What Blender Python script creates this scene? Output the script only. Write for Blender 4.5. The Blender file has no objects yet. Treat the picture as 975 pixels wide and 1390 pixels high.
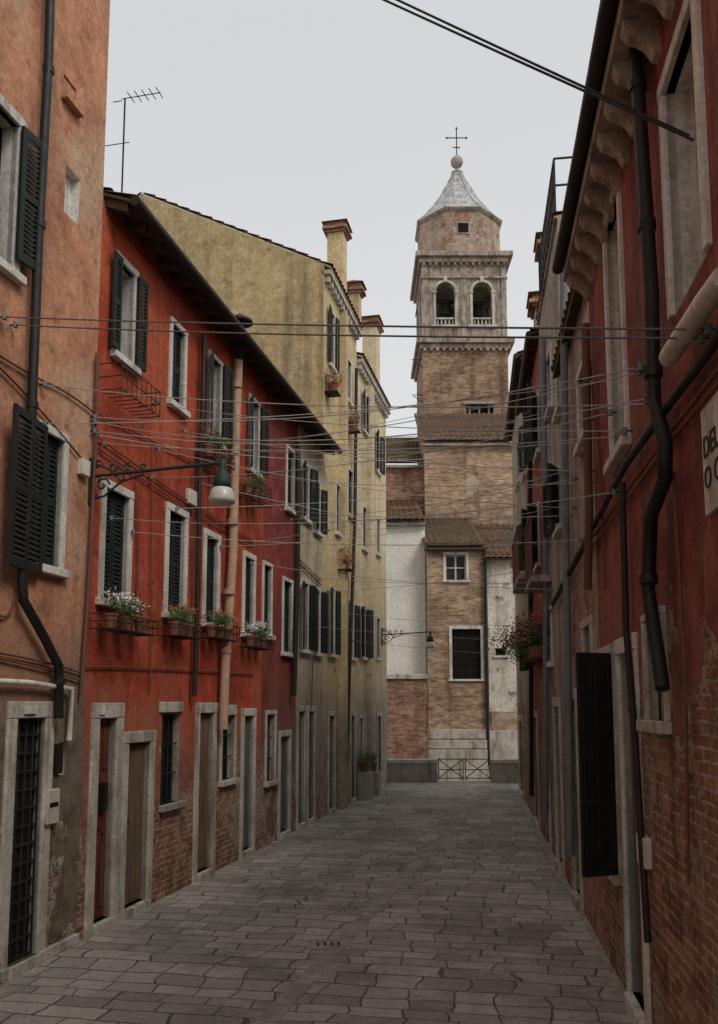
import bpy, bmesh, math, random
from mathutils import Vector, Matrix
random.seed(7)
scene=bpy.context.scene
# ---------------------------------------------------------------- camera / survey
F=1150.0; CX=487.5; VH=955.0; H=2.4; PITCH=math.radians(6.5)
VC=VH-F*math.tan(PITCH); CP,SP=math.cos(PITCH),math.sin(PITCH)
CAM=Vector((0,0,H))
def ray(u,v):
    a=(u-CX)/F; b=(VC-v)/F
    return Vector((a,CP-b*SP,SP+b*CP))
class Frame:
    """vertical wall frame: s along wall, z up, o outwards to the street"""
    def __init__(s,org,d,n):
        s.o=Vector((org[0],org[1],0)); s.d=Vector((d[0],d[1],0)).normalized(); s.n=Vector((n[0],n[1],0)).normalized()
    def P(s,a,z,o=0): 
        p=s.o+s.d*a+s.n*o; return Vector((p.x,p.y,z))
    def at(s,u,v,o=0):
        r=ray(u,v); q=s.o+s.n*o-CAM
        t=q.dot(s.n)/r.dot(s.n); p=CAM+r*t
        return ((p-s.o).dot(s.d),p.z)
    def pt(s,u,v,o=0,off=None):
        a,z=s.at(u,v,o); return s.P(a,z,o)
    def rect(s,u0,u1,vt,vb,o=0):
        vm=(vt+vb)/2; um=(u0+u1)/2
        a=s.at(u0,vm,o)[0]; b=s.at(u1,vm,o)[0]
        zt=s.at(um,vt,o)[1]; zb=s.at(um,vb,o)[1]
        return (min(a,b),max(a,b),min(zt,zb),max(zt,zb))
sl=.2188; L=Frame((-4.803,0),(sl,1),(1,-sl))
sr=.1348; R=Frame((1.238,0),(sr,1),(-1,sr))
def YF(y): return Frame((0,y),(1,0),(0,-1))
cam=bpy.data.cameras.new("Camera"); co=bpy.data.objects.new("Camera",cam); scene.collection.objects.link(co)
co.location=CAM; co.rotation_euler=(math.pi/2+PITCH,0,0)
cam.sensor_fit='HORIZONTAL'; cam.sensor_width=36; cam.lens=F/975*36
cam.shift_y=(VC-695)/975; cam.clip_end=2000; cam.clip_start=.05
scene.camera=co
# ---------------------------------------------------------------- materials
class NT:
    def __init__(s,name):
        s.m=bpy.data.materials.new(name); s.m.use_nodes=True; s.t=s.m.node_tree
        s.b=s.t.nodes['Principled BSDF']; s.tc=s.t.nodes.new('ShaderNodeTexCoord')
        s.obj=s.tc.outputs['Object']; s._xyz=None
    def set(s,sock,val):
        if isinstance(val,bpy.types.NodeSocket): s.t.links.new(val,sock)
        else:
            if isinstance(val,tuple) and len(val)==3 and sock.type=='RGBA': val=val+(1,)
            sock.default_value=val
    def noise(s,scale,detail=5,rough=.6,vec=None,dist=0):
        n=s.t.nodes.new('ShaderNodeTexNoise'); n.inputs['Scale'].default_value=scale
        n.inputs['Detail'].default_value=detail; n.inputs['Roughness'].default_value=rough
        n.inputs['Distortion'].default_value=dist
        s.t.links.new(vec or s.obj,n.inputs['Vector']); return n.outputs['Fac']
    def map(s,scale=(1,1,1),loc=(0,0,0),rot=(0,0,0),vec=None):
        n=s.t.nodes.new('ShaderNodeMapping'); n.inputs['Scale'].default_value=scale
        n.inputs['Location'].default_value=loc; n.inputs['Rotation'].default_value=rot
        s.t.links.new(vec or s.obj,n.inputs['Vector']); return n.outputs[0]
    def xyz(s):
        if not s._xyz:
            n=s.t.nodes.new('ShaderNodeSeparateXYZ'); s.t.links.new(s.obj,n.inputs[0]); s._xyz=n.outputs
        return s._xyz
    def math(s,op,a,b=0.0,clamp=False):
        n=s.t.nodes.new('ShaderNodeMath'); n.operation=op; n.use_clamp=clamp
        s.set(n.inputs[0],a); s.set(n.inputs[1],b); return n.outputs[0]
    def ramp(s,x,a,b,c=0.0,d=1.0):
        n=s.t.nodes.new('ShaderNodeMapRange'); n.clamp=True
        s.set(n.inputs[0],x); n.inputs[1].default_value=a; n.inputs[2].default_value=b
        n.inputs[3].default_value=c; n.inputs[4].default_value=d; return n.outputs[0]
    def mix(s,a,b,f,mode='MIX'):
        n=s.t.nodes.new('ShaderNodeMix'); n.data_type='RGBA'; n.blend_type=mode
        s.set(n.inputs[0],f); s.set(n.inputs[6],a); s.set(n.inputs[7],b); return n.outputs[2]
    def comb(s,x,y,z=0.0):
        n=s.t.nodes.new('ShaderNodeCombineXYZ'); s.set(n.inputs[0],x); s.set(n.inputs[1],y); s.set(n.inputs[2],z); return n.outputs[0]
    def white(s,x):
        n=s.t.nodes.new('ShaderNodeTexWhiteNoise'); n.noise_dimensions='1D'; s.set(n.inputs['W'],x); return n.outputs['Value']
    def brick(s,vec,w,h,mortar,c1,c2,cm,off=.5,smooth=.2):
        n=s.t.nodes.new('ShaderNodeTexBrick'); s.t.links.new(vec,n.inputs['Vector'])
        n.inputs['Scale'].default_value=1; n.inputs['Brick Width'].default_value=w; n.inputs['Row Height'].default_value=h
        n.inputs['Mortar Size'].default_value=mortar; n.inputs['Mortar Smooth'].default_value=smooth; n.offset=off
        s.set(n.inputs['Color1'],c1); s.set(n.inputs['Color2'],c2); s.set(n.inputs['Mortar'],cm); return n.outputs
    def bump(s,h,dist=.02,strength=1.0):
        n=s.t.nodes.new('ShaderNodeBump'); n.inputs['Distance'].default_value=dist; n.inputs['Strength'].default_value=strength
        s.t.links.new(h,n.inputs['Height']); s.t.links.new(n.outputs[0],s.b.inputs['Normal'])
    def out(s,col,rough=.85,spec=.3,metal=0.0):
        s.set(s.b.inputs['Base Color'],col); s.set(s.b.inputs['Roughness'],rough)
        s.b.inputs['Specular IOR Level'].default_value=spec; s.b.inputs['Metallic'].default_value=metal
        return s.m
def wallvec(n,nz):
    x=n.xyz(); a=n.math('ADD',x[0],x[1])
    w=n.math('MULTIPLY',n.math('SUBTRACT',nz,.5),.05)
    return n.comb(n.math('ADD',a,w),n.math('ADD',x[2],w),0.0)
BR1=(.42,.20,.115); BR2=(.24,.11,.068); MORT=(.43,.38,.30)
def plaster(name,c1,c2,level=-3.0,patch=0.0,dirt=.5,dirtcol=(.16,.13,.11),damp=(.17,.15,.12),dampz=1.6,dampamt=.6,under=(.46,.40,.32),k=.13,br=(BR1,BR2,MORT),fade=None,scuff=.5,mott=.6):
    n=NT(name); x=n.xyz(); z=x[2]
    n1=n.noise(.9,5,.68); n2=n.noise(1.0,4,.65,n.map((2.6,2.6,.22))); n3=n.noise(16,3,.7); n5=n.noise(4.0,4,.72,n.map(loc=(3,8,1)))
    c=n.mix(c1,c2,n.ramp(n1,.40,.60))
    c=n.mix(c,tuple(min(1,v*1.25+.06) for v in c1),n.ramp(n5,.53,.68,0,scuff))
    if fade: c=n.mix(c,fade,n.ramp(n.noise(.5,3,.6,n.map(loc=(11,3,5))),.48,.60,0,.8))
    c=n.mix(c,dirtcol,n.math('MULTIPLY',n.ramp(n2,.49,.67),dirt))
    c=n.mix(c,tuple(v*.5 for v in c2),n.ramp(n5,.46,.32,0,mott))
    g=n.ramp(n3,.3,.7,.74,1.20); c=n.mix(c,n.comb(g,g,g),1.0,'MULTIPLY')
    zz=n.math('ADD',z,n.math('MULTIPLY',n.math('SUBTRACT',n1,.5),3.0))
    dm=n.ramp(zz,dampz-.7,dampz+.5,dampamt,0); c=n.mix(c,n.mix(damp,tuple(v*.5 for v in damp),n.ramp(n5,.42,.62)),dm)
    if patch>-.1:
        n4=n.noise(1.15,6,.64,n.map(loc=(5,1,2),scale=(1,1,1.1)))
        lv=n.ramp(z,level-1.5,level+1.5,1.5*k,-1.5*k)
        mk=n.math('ADD',n4,n.math('ADD',lv,patch))
        m0=n.ramp(mk,.525,.54); m1=n.ramp(mk,.57,.595)
        b=n.brick(wallvec(n,n5),.26,.072,.009,br[0],br[1],br[2])
        bc=n.mix(b[0],tuple(v*.45 for v in br[1]),n.ramp(n5,.47,.64,0,.75))
        bc=n.mix(bc,br[2],n.ramp(n1,.50,.64,0,.6)); g2=n.ramp(n3,.3,.7,.6,1.3); bc=n.mix(bc,n.comb(g2,g2,g2),1.0,'MULTIPLY')
        c=n.mix(c,n.mix(under,damp,n.ramp(n5,.4,.62)),n.math('MULTIPLY',m0,.9)); c=n.mix(c,bc,m1)
        h=n.math('ADD',n.math('MULTIPLY',n3,.2),n.math('MULTIPLY',n.math('ADD',m0,m1),-.45))
        h=n.math('ADD',h,n.math('MULTIPLY',n5,.4)); h=n.math('ADD',h,n.math('MULTIPLY',n.math('MULTIPLY',b[1],m1),-.4))
    else: h=n.math('ADD',n.math('MULTIPLY',n3,.2),n.math('MULTIPLY',n5,.5))
    n.bump(h,.03,.9); return n.out(c,.92,.15)
def brickmat(name,b1,b2,mo,plast=None,amt=0.0,w=.26,hh=.075,dark=.5):
    n=NT(name); n1=n.noise(.7,5,.68); n5=n.noise(3.5,5,.75,n.map(loc=(4,4,4)))
    n2=n.noise(1.0,4,.6,n.map((2.2,2.2,.2))); n6=n.noise(1.0,4,.8,n.map((2.4,2.4,9)))
    b=n.brick(wallvec(n,n5),w,hh,.010,b1,b2,mo)
    c=n.mix(b[0],mo,n.ramp(n5,.5,.66,0,.7)); c=n.mix(c,tuple(v*.42 for v in b2),n.ramp(n1,.46,.64,0,dark))
    c=n.mix(c,tuple(v*.35 for v in b2),n.ramp(n2,.50,.70,0,.65)); g=n.ramp(n6,.35,.65,.5,1.45); c=n.mix(c,n.comb(g,g,g),1.0,'MULTIPLY')
    if plast: c=n.mix(c,plast,n.ramp(n.math('ADD',n.noise(.8,6,.65,n.map(loc=(2,7,3))),amt),.52,.56,0,.8))
    h=n.math('ADD',n.math('MULTIPLY',b[1],-.5),n.math('MULTIPLY',n5,.6)); n.bump(h,.03,.9)
    return n.out(c,.93,.1)
def stone(name,c,c2=None,dirt=.6,rough=.75):
    n=NT(name); c2=c2 or tuple(v*.6 for v in c)
    n1=n.noise(2.5,5,.7); n3=n.noise(25,3,.7); n2=n.noise(1,4,.6,n.map((6,6,.7)))
    k=n.mix(c,c2,n.ramp(n1,.42,.64)); k=n.mix(k,(.10,.085,.065),n.ramp(n2,.5,.70,0,dirt))
    g=n.ramp(n3,.3,.7,.72,1.14); k=n.mix(k,n.comb(g,g,g),1.0,'MULTIPLY'); n.bump(n3,.008,.6); return n.out(k,rough,.3)
def paint(name,c,rough=.55,var=.5,metal=0.0,spec=.4,add=.006):
    n=NT(name); n1=n.noise(6,4,.7); n2=n.noise(1,3,.6,n.map((14,14,1.2)))
    k=n.mix(c,tuple(v*1.7+add for v in c),n.ramp(n1,.48,.72,0,var)); k=n.mix(k,tuple(v*.45 for v in c),n.ramp(n2,.5,.7,0,var))
    return n.out(k,n.ramp(n1,.3,.7,rough-.1,rough+.25),spec,metal)
def wood(name,c):
    n=NT(name); g=n.noise(1,4,.7,n.map((30,30,1.5))); n1=n.noise(2,3)
    k=n.mix(c,tuple(v*.35 for v in c),n.ramp(g,.4,.65)); k=n.mix(k,tuple(v*.5+.05 for v in c),n.ramp(n1,.5,.75,0,.5)); n.bump(g,.006,.7); return n.out(k,.7,.3)
def tilem(name,c1,c2,c3):
    n=NT(name); n1=n.noise(6,3,.7); n2=n.noise(1.1,4,.7,n.map(loc=(3,3,3)))
    w=n.t.nodes.new('ShaderNodeTexVoronoi'); w.inputs['Scale'].default_value=4.5; n.t.links.new(n.obj,w.inputs['Vector'])
    sp=n.t.nodes.new('ShaderNodeSeparateColor'); n.t.links.new(w.outputs['Color'],sp.inputs[0])
    k=n.mix(c1,c2,sp.outputs[0]); k=n.mix(k,c3,n.ramp(n2,.44,.62,0,.8)); k=n.mix(k,tuple(v*.3 for v in c2),n.ramp(n1,.5,.7,0,.6))
    return n.out(k,.95,.1)
M={}
M['A']=plaster('salmon_plaster',(.56,.28,.165),(.43,.20,.12),level=.9,dirt=.55,dirtcol=(.24,.14,.095),damp=(.19,.165,.125),dampz=2.75,dampamt=.94,patch=.0,fade=(.54,.37,.25))
M['B']=plaster('red_plaster',(.45,.082,.040),(.32,.053,.028),level=1.25,patch=.02,k=.20,dirt=.55,dirtcol=(.14,.045,.032),damp=(.34,.18,.13),dampz=2.1,dampamt=.8,under=(.42,.30,.23),fade=(.50,.125,.06),scuff=.35)
M['C']=plaster('maroon_plaster',(.28,.060,.045),(.19,.044,.036),level=1.1,k=.16,patch=.01,dirt=.55,dirtcol=(.11,.05,.04),dampz=2.3,damp=(.28,.19,.16),under=(.45,.37,.30))
M['D']=plaster('cream_plaster',(.60,.52,.38),(.48,.41,.30),level=.7,k=.08,dirt=.6,dampz=2.7,damp=(.34,.295,.24),dampamt=.85)
M['E']=plaster('yellow_plaster',(.68,.545,.32),(.56,.445,.255),level=.4,k=.07,dirt=.5,dirtcol=(.34,.28,.18),dampz=2.5,damp=(.37,.32,.25),dampamt=.85,patch=-.03,mott=.4)
M['E2']=plaster('pale_yellow_plaster',(.72,.61,.41),(.60,.50,.33),level=.4,k=.07,dirt=.5,dirtcol=(.35,.29,.21),dampz=2.7,damp=(.38,.33,.27),dampamt=.85,patch=-.03,mott=.4)
M['Eg']=plaster('ochre_plaster',(.52,.415,.225),(.385,.30,.155),level=-1,dirt=.8,dirtcol=(.23,.19,.12),dampz=-4,patch=-.2)
M['F']=plaster('oxblood_plaster',(.30,.076,.058),(.19,.054,.045),level=2.6,k=.16,patch=.015,dirt=.7,dirtcol=(.08,.045,.04),damp=(.22,.13,.105),dampz=2.5,under=(.42,.33,.27),fade=(.34,.13,.10),scuff=.7)
M['G']=plaster('crumbling_plaster',(.50,.41,.33),(.34,.25,.19),level=3.4,k=.06,patch=.07,dirt=.65,dampz=1.0,br=((.50,.22,.125),(.33,.14,.085),(.47,.40,.32)))
M['Hh']=plaster('grey_plaster',(.48,.425,.36),(.34,.30,.25),level=2.6,k=.07,patch=.03,dirt=.7)
M['I']=plaster('brick_red_plaster',(.40,.12,.085),(.29,.085,.06),level=1.7,k=.06,dirt=.55,dirtcol=(.14,.08,.06))
M['white']=plaster('white_plaster',(.80,.775,.73),(.73,.70,.655),level=-2,patch=-.12,dirt=.2,dirtcol=(.55,.52,.47),dampz=-3,mott=.08,scuff=.2)
M['white2']=plaster('worn_white_plaster',(.72,.67,.59),(.56,.50,.43),level=2.0,k=.03,patch=-.02,dirt=.7,dirtcol=(.3,.26,.22),dampz=.2,mott=.3)
M['tb']=brickmat('tower_brick',(.42,.26,.165),(.25,.15,.10),(.41,.32,.23),dark=.6)
M['tb2']=brickmat('church_brick',(.50,.32,.20),(.31,.19,.12),(.50,.41,.30),plast=(.48,.40,.31),amt=-.065,dark=.4)
M['rb']=brickmat('red_brick',(.42,.20,.125),(.25,.118,.076),(.42,.34,.27))
M['drum']=plaster('weathered_pink_plaster',(.49,.365,.29),(.33,.235,.18),level=40,k=.0,patch=.005,dirt=.85,dirtcol=(.15,.125,.10),dampz=-9,br=((.42,.22,.14),(.30,.16,.11),(.45,.36,.28)))
M['belf']=stone('belfry_stone',(.42,.345,.28),(.20,.16,.13),.95)
M['stone']=stone('istrian_stone',(.60,.56,.49),(.40,.36,.30),.75)
M['stonew']=stone('white_stone',(.75,.72,.67),(.58,.55,.50),.55)
M['stoned']=stone('dirty_stone',(.42,.38,.33),(.28,.25,.21),.7)
M['strip']=stone('paving_strip_stone',(.40,.365,.315),(.27,.245,.21),.4)
M['bracket']=stone('cornice_stone',(.44,.36,.29),(.27,.21,.165),.85)
M['lead']=stone('lead_sheet',(.54,.54,.53),(.28,.28,.285),.85,.5)
M['green']=paint('dark_green_shutter_paint',(.010,.018,.014),.6)
M['black']=paint('black_painted_metal',(.012,.011,.011),.5)
M['gutter']=paint('dark_copper_gutter',(.022,.016,.013),.55)
M['iron']=paint('wrought_iron',(.018,.018,.018),.6)
M['lampg']=paint('green_lamp_iron',(.012,.040,.030),.5)
M['pipe']=paint('terracotta_flue',(.44,.29,.20),.7)
M['bpipe']=paint('blue_grey_pipe',(.19,.215,.24),.6)
M['ppipe']=paint('pale_pipe',(.60,.56,.49),.6)
M['rpipe']=paint('reddish_conduit',(.15,.065,.045),.7)
M['wire']=paint('steel_wire',(.13,.13,.14),.5)
M['wirel']=paint('pale_line',(.42,.41,.40),.6)
M['wood']=wood('brown_wood',(.17,.085,.045)); M['rwood']=wood('red_brown_wood',(.18,.05,.03)); M['gwood']=wood('weathered_wood',(.22,.14,.09))
M['beam']=wood('eave_timber',(.10,.065,.04)); M['gdoor']=paint('grey_green_door',(.09,.11,.10),.6); M['lwood']=paint('white_sash_paint',(.5,.46,.40),.6)
M['roof']=tilem('terracotta_tiles',(.36,.18,.105),(.22,.115,.075),(.17,.135,.09))
M['roofd']=tilem('old_dark_tiles',(.26,.15,.10),(.15,.095,.07),(.145,.135,.075))
n=NT('window_glass'); n1=n.noise(1.3,3); M['glass']=n.out(n.mix((.012,.014,.016),(.05,.055,.06),n.ramp(n1,.4,.7)),.12,.6)
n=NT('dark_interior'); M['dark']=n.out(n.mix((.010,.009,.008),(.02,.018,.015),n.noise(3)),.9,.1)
n=NT('frosted_lamp_glass'); M['lampglass']=n.out(n.mix((.66,.65,.58),(.5,.5,.44),n.noise(8)),.3,.5)
n=NT('leaf_green'); M['leaf']=n.out(n.mix((.04,.085,.022),(.10,.15,.045),n.ramp(n.noise(30,2),.4,.6)),.6,.3)
n=NT('petal_white'); M['petw']=n.out(n.mix((.80,.78,.76),(.7,.58,.58),n.noise(40,2)),.6,.2)
n=NT('petal_pink'); M['petp']=n.out(n.mix((.62,.04,.12),(.6,.15,.25),n.noise(40,2)),.6,.2)
n=NT('dried_flowers'); M['dry']=n.out(n.mix((.24,.10,.06),(.36,.20,.11),n.noise(40,2)),.8,.2)
n=NT('terracotta_pot'); M['pot']=n.out(n.mix((.32,.14,.085),(.19,.085,.055),n.noise(12,4)),.85,.2)
n=NT('bronze'); M['bronze']=n.out(n.mix((.05,.05,.035),(.03,.05,.04),n.noise(5)),.5,.4,.6)
# ---------------------------------------------------------------- mesh helpers
def link(o): scene.collection.objects.link(o)
def empty(name,loc=(0,0,0)):
    e=bpy.data.objects.new(name,None); e.empty_display_size=.3; e.location=loc; link(e); return e
def setp(o,p):
    if p:
        o.parent=p; o.matrix_parent_inverse=Matrix.Translation(-Vector(p.location))
class Part:
    def __init__(s,name,parent,mat,bevel=0,smooth=False):
        s.name=name;s.parent=parent;s.mat=mat;s.v=[];s.f=[];s.bevel=bevel;s.smooth=smooth
    def add(s,vs,fs):
        b=len(s.v); s.v+= [tuple(x) for x in vs]; s.f+=[tuple(b+i for i in f) for f in fs]
    def quad(s,*p): s.add(p,[tuple(range(len(p)))])
    def box(s,fr,s0,s1,z0,z1,o0,o1,skew=0):
        P=fr.P
        s.add([P(s0,z0+skew,o0),P(s1,z0+skew,o0),P(s1,z0,o1),P(s0,z0,o1),P(s0,z1+skew,o0),P(s1,z1+skew,o0),P(s1,z1,o1),P(s0,z1,o1)],
              [(0,1,2,3),(4,5,6,7),(0,1,5,4),(1,2,6,5),(2,3,7,6),(3,0,4,7)])
    def cyl(s,p0,p1,r0,r1=None,n=10,caps=True):
        r1=r0 if r1 is None else r1; p0=Vector(p0);p1=Vector(p1); d=(p1-p0).normalized()
        a=d.orthogonal().normalized(); b=d.cross(a)
        vs=[p0+(a*math.cos(2*math.pi*i/n)+b*math.sin(2*math.pi*i/n))*r0 for i in range(n)]+[p1+(a*math.cos(2*math.pi*i/n)+b*math.sin(2*math.pi*i/n))*r1 for i in range(n)]
        fs=[(i,(i+1)%n,n+(i+1)%n,n+i) for i in range(n)]
        if caps: fs+=[tuple(range(n)),tuple(range(n,2*n))]
        s.add(vs,fs)
    def lathe(s,c,prof,n=12,rot=0.0):
        c=Vector(c); vs=[]
        for r,z in prof:
            for i in range(n):
                a=2*math.pi*i/n+rot; vs.append(c+Vector((r*math.cos(a),r*math.sin(a),z)))
        fs=[(j*n+i,j*n+(i+1)%n,(j+1)*n+(i+1)%n,(j+1)*n+i) for j in range(len(prof)-1) for i in range(n)]
        fs+=[tuple(range(n)),tuple(range((len(prof)-1)*n,len(prof)*n))]
        s.add(vs,fs)
    def done(s):
        if not s.v: return None
        me=bpy.data.meshes.new(s.name); me.from_pydata(s.v,[],s.f); me.validate()
        bm=bmesh.new(); bm.from_mesh(me); bmesh.ops.recalc_face_normals(bm,faces=bm.faces); bm.to_mesh(me); bm.free()
        me.materials.append(M[s.mat]); o=bpy.data.objects.new(s.name,me); link(o); setp(o,s.parent)
        if s.smooth:
            for p in me.polygons: p.use_smooth=True
        if s.bevel:
            m=o.modifiers.new('bevel','BEVEL'); m.width=s.bevel; m.segments=2; m.limit_method='ANGLE'
        return o
def tube(name,lists,r,mat,parent=None,smooth=False,res=3):
    cu=bpy.data.curves.new(name,'CURVE'); cu.dimensions='3D'; cu.bevel_depth=r; cu.bevel_resolution=res; cu.use_fill_caps=True
    for pts in lists:
        if smooth:
            sp=cu.splines.new('NURBS'); sp.points.add(len(pts)-1)
            for i,p in enumerate(pts): sp.points[i].co=(p[0],p[1],p[2],1)
            sp.order_u=3; sp.use_endpoint_u=True; sp.resolution_u=6
        else:
            sp=cu.splines.new('POLY'); sp.points.add(len(pts)-1)
            for i,p in enumerate(pts): sp.points[i].co=(p[0],p[1],p[2],1)
    cu.materials.append(M[mat]); o=bpy.data.objects.new(name,cu); link(o); setp(o,parent); return o
def tiles(part,A,B,C,D,pitch=.2,course=.32,amp=.045):
    A,B,C,D=map(Vector,(A,B,C,D)); w=(B-A).length; h=(D-A).length
    nx=max(2,int(w/pitch)); ny=max(1,int(h/course)); nrm=(B-A).cross(D-A).normalized()
    if nrm.z<0: nrm=-nrm
    part.quad(A-nrm*.02,B-nrm*.02,C-nrm*.02,D-nrm*.02)
    sub=6
    for j in range(ny):
        rows=[]
        for jj,lift in ((j,.035),(j+1.12,0.0)):
            t=min(1,jj/ny); row=[]; jit=random.uniform(-.008,.008)
            for i in range(nx*sub+1):
                q=i/(nx*sub); p=(A.lerp(B,q)).lerp(D.lerp(C,q),t); ph=(i%sub)/sub
                row.append(p+nrm*(amp*abs(math.sin(math.pi*ph))*1.0+lift+jit))
            rows.append(row)
        m=len(rows[0]); part.add(rows[0]+rows[1],[(i,i+1,m+i+1,m+i) for i in range(m-1)])
def shutter(part,fr,s0,s1,z0,z1,o0,th=.035):
    o1=o0+th; w=min(.06,(s1-s0)*.2)
    part.box(fr,s0,s0+w,z0,z1,o0,o1); part.box(fr,s1-w,s1,z0,z1,o0,o1)
    for zc in (z0,(z0+z1)/2-.03,z1-.07): part.box(fr,s0+w,s1-w,zc,zc+.07,o0+.003,o1-.003)
    k=int((z1-z0)/.05)
    for i in range(k):
        z=z0+.02+i*.05
        part.box(fr,s0+w,s1-w,z,z+.014,o0+.004,o1-.004,skew=.042)
def arch_wall(part,fr,s0,s1,z0,z1,arches,th):
    N=14
    def face(o):
        cur=s0
        for (c,hw,zs,zb) in arches:
            part.quad(fr.P(cur,z0,o),fr.P(c-hw,z0,o),fr.P(c-hw,z1,o),fr.P(cur,z1,o))
            for i in range(N):
                a0=math.pi-math.pi*i/N; a1=math.pi-math.pi*(i+1)/N
                x0=c+hw*math.cos(a0); x1=c+hw*math.cos(a1); y0=zs+hw*math.sin(a0); y1=zs+hw*math.sin(a1)
                part.quad(fr.P(x0,y0,o),fr.P(x1,y1,o),fr.P(x1,z1,o),fr.P(x0,z1,o))
                if zb>z0: part.quad(fr.P(x0,z0,o),fr.P(x1,z0,o),fr.P(x1,zb,o),fr.P(x0,zb,o))
            cur=c+hw
        part.quad(fr.P(cur,z0,o),fr.P(s1,z0,o),fr.P(s1,z1,o),fr.P(cur,z1,o))
    face(0); face(-th)
    for (c,hw,zs,zb) in arches:
        pr=[(c-hw,zb),(c-hw,zs)]+[(c+hw*math.cos(math.pi-math.pi*i/N),zs+hw*math.sin(math.pi*i/N)) for i in range(1,N)]+[(c+hw,zs),(c+hw,zb),(c-hw,zb)]
        for a,b in zip(pr,pr[1:]): part.quad(fr.P(a[0],a[1],0),fr.P(b[0],b[1],0),fr.P(b[0],b[1],-th),fr.P(a[0],a[1],-th))
def foliage(name,parent,mat,c,rx,ry,rz,n,size):
    p=Part(name,parent,mat)
    cl=[(random.gauss(0,.45),random.gauss(0,.4),random.gauss(0,.35)) for _ in range(max(3,n//40))]
    for _ in range(n):
        k=random.choice(cl); q=Vector(((k[0]+random.gauss(0,.3))*rx,(k[1]+random.gauss(0,.3))*ry,(k[2]+random.gauss(0,.35))*rz))+Vector(c)
        a=Vector([random.uniform(-1,1) for _ in range(3)]).normalized()*size; b=a.orthogonal().normalized()*size*.5
        p.quad(q-a*.6,q+b*.6,q+a,q-b*.6)
    return p.done()
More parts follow.
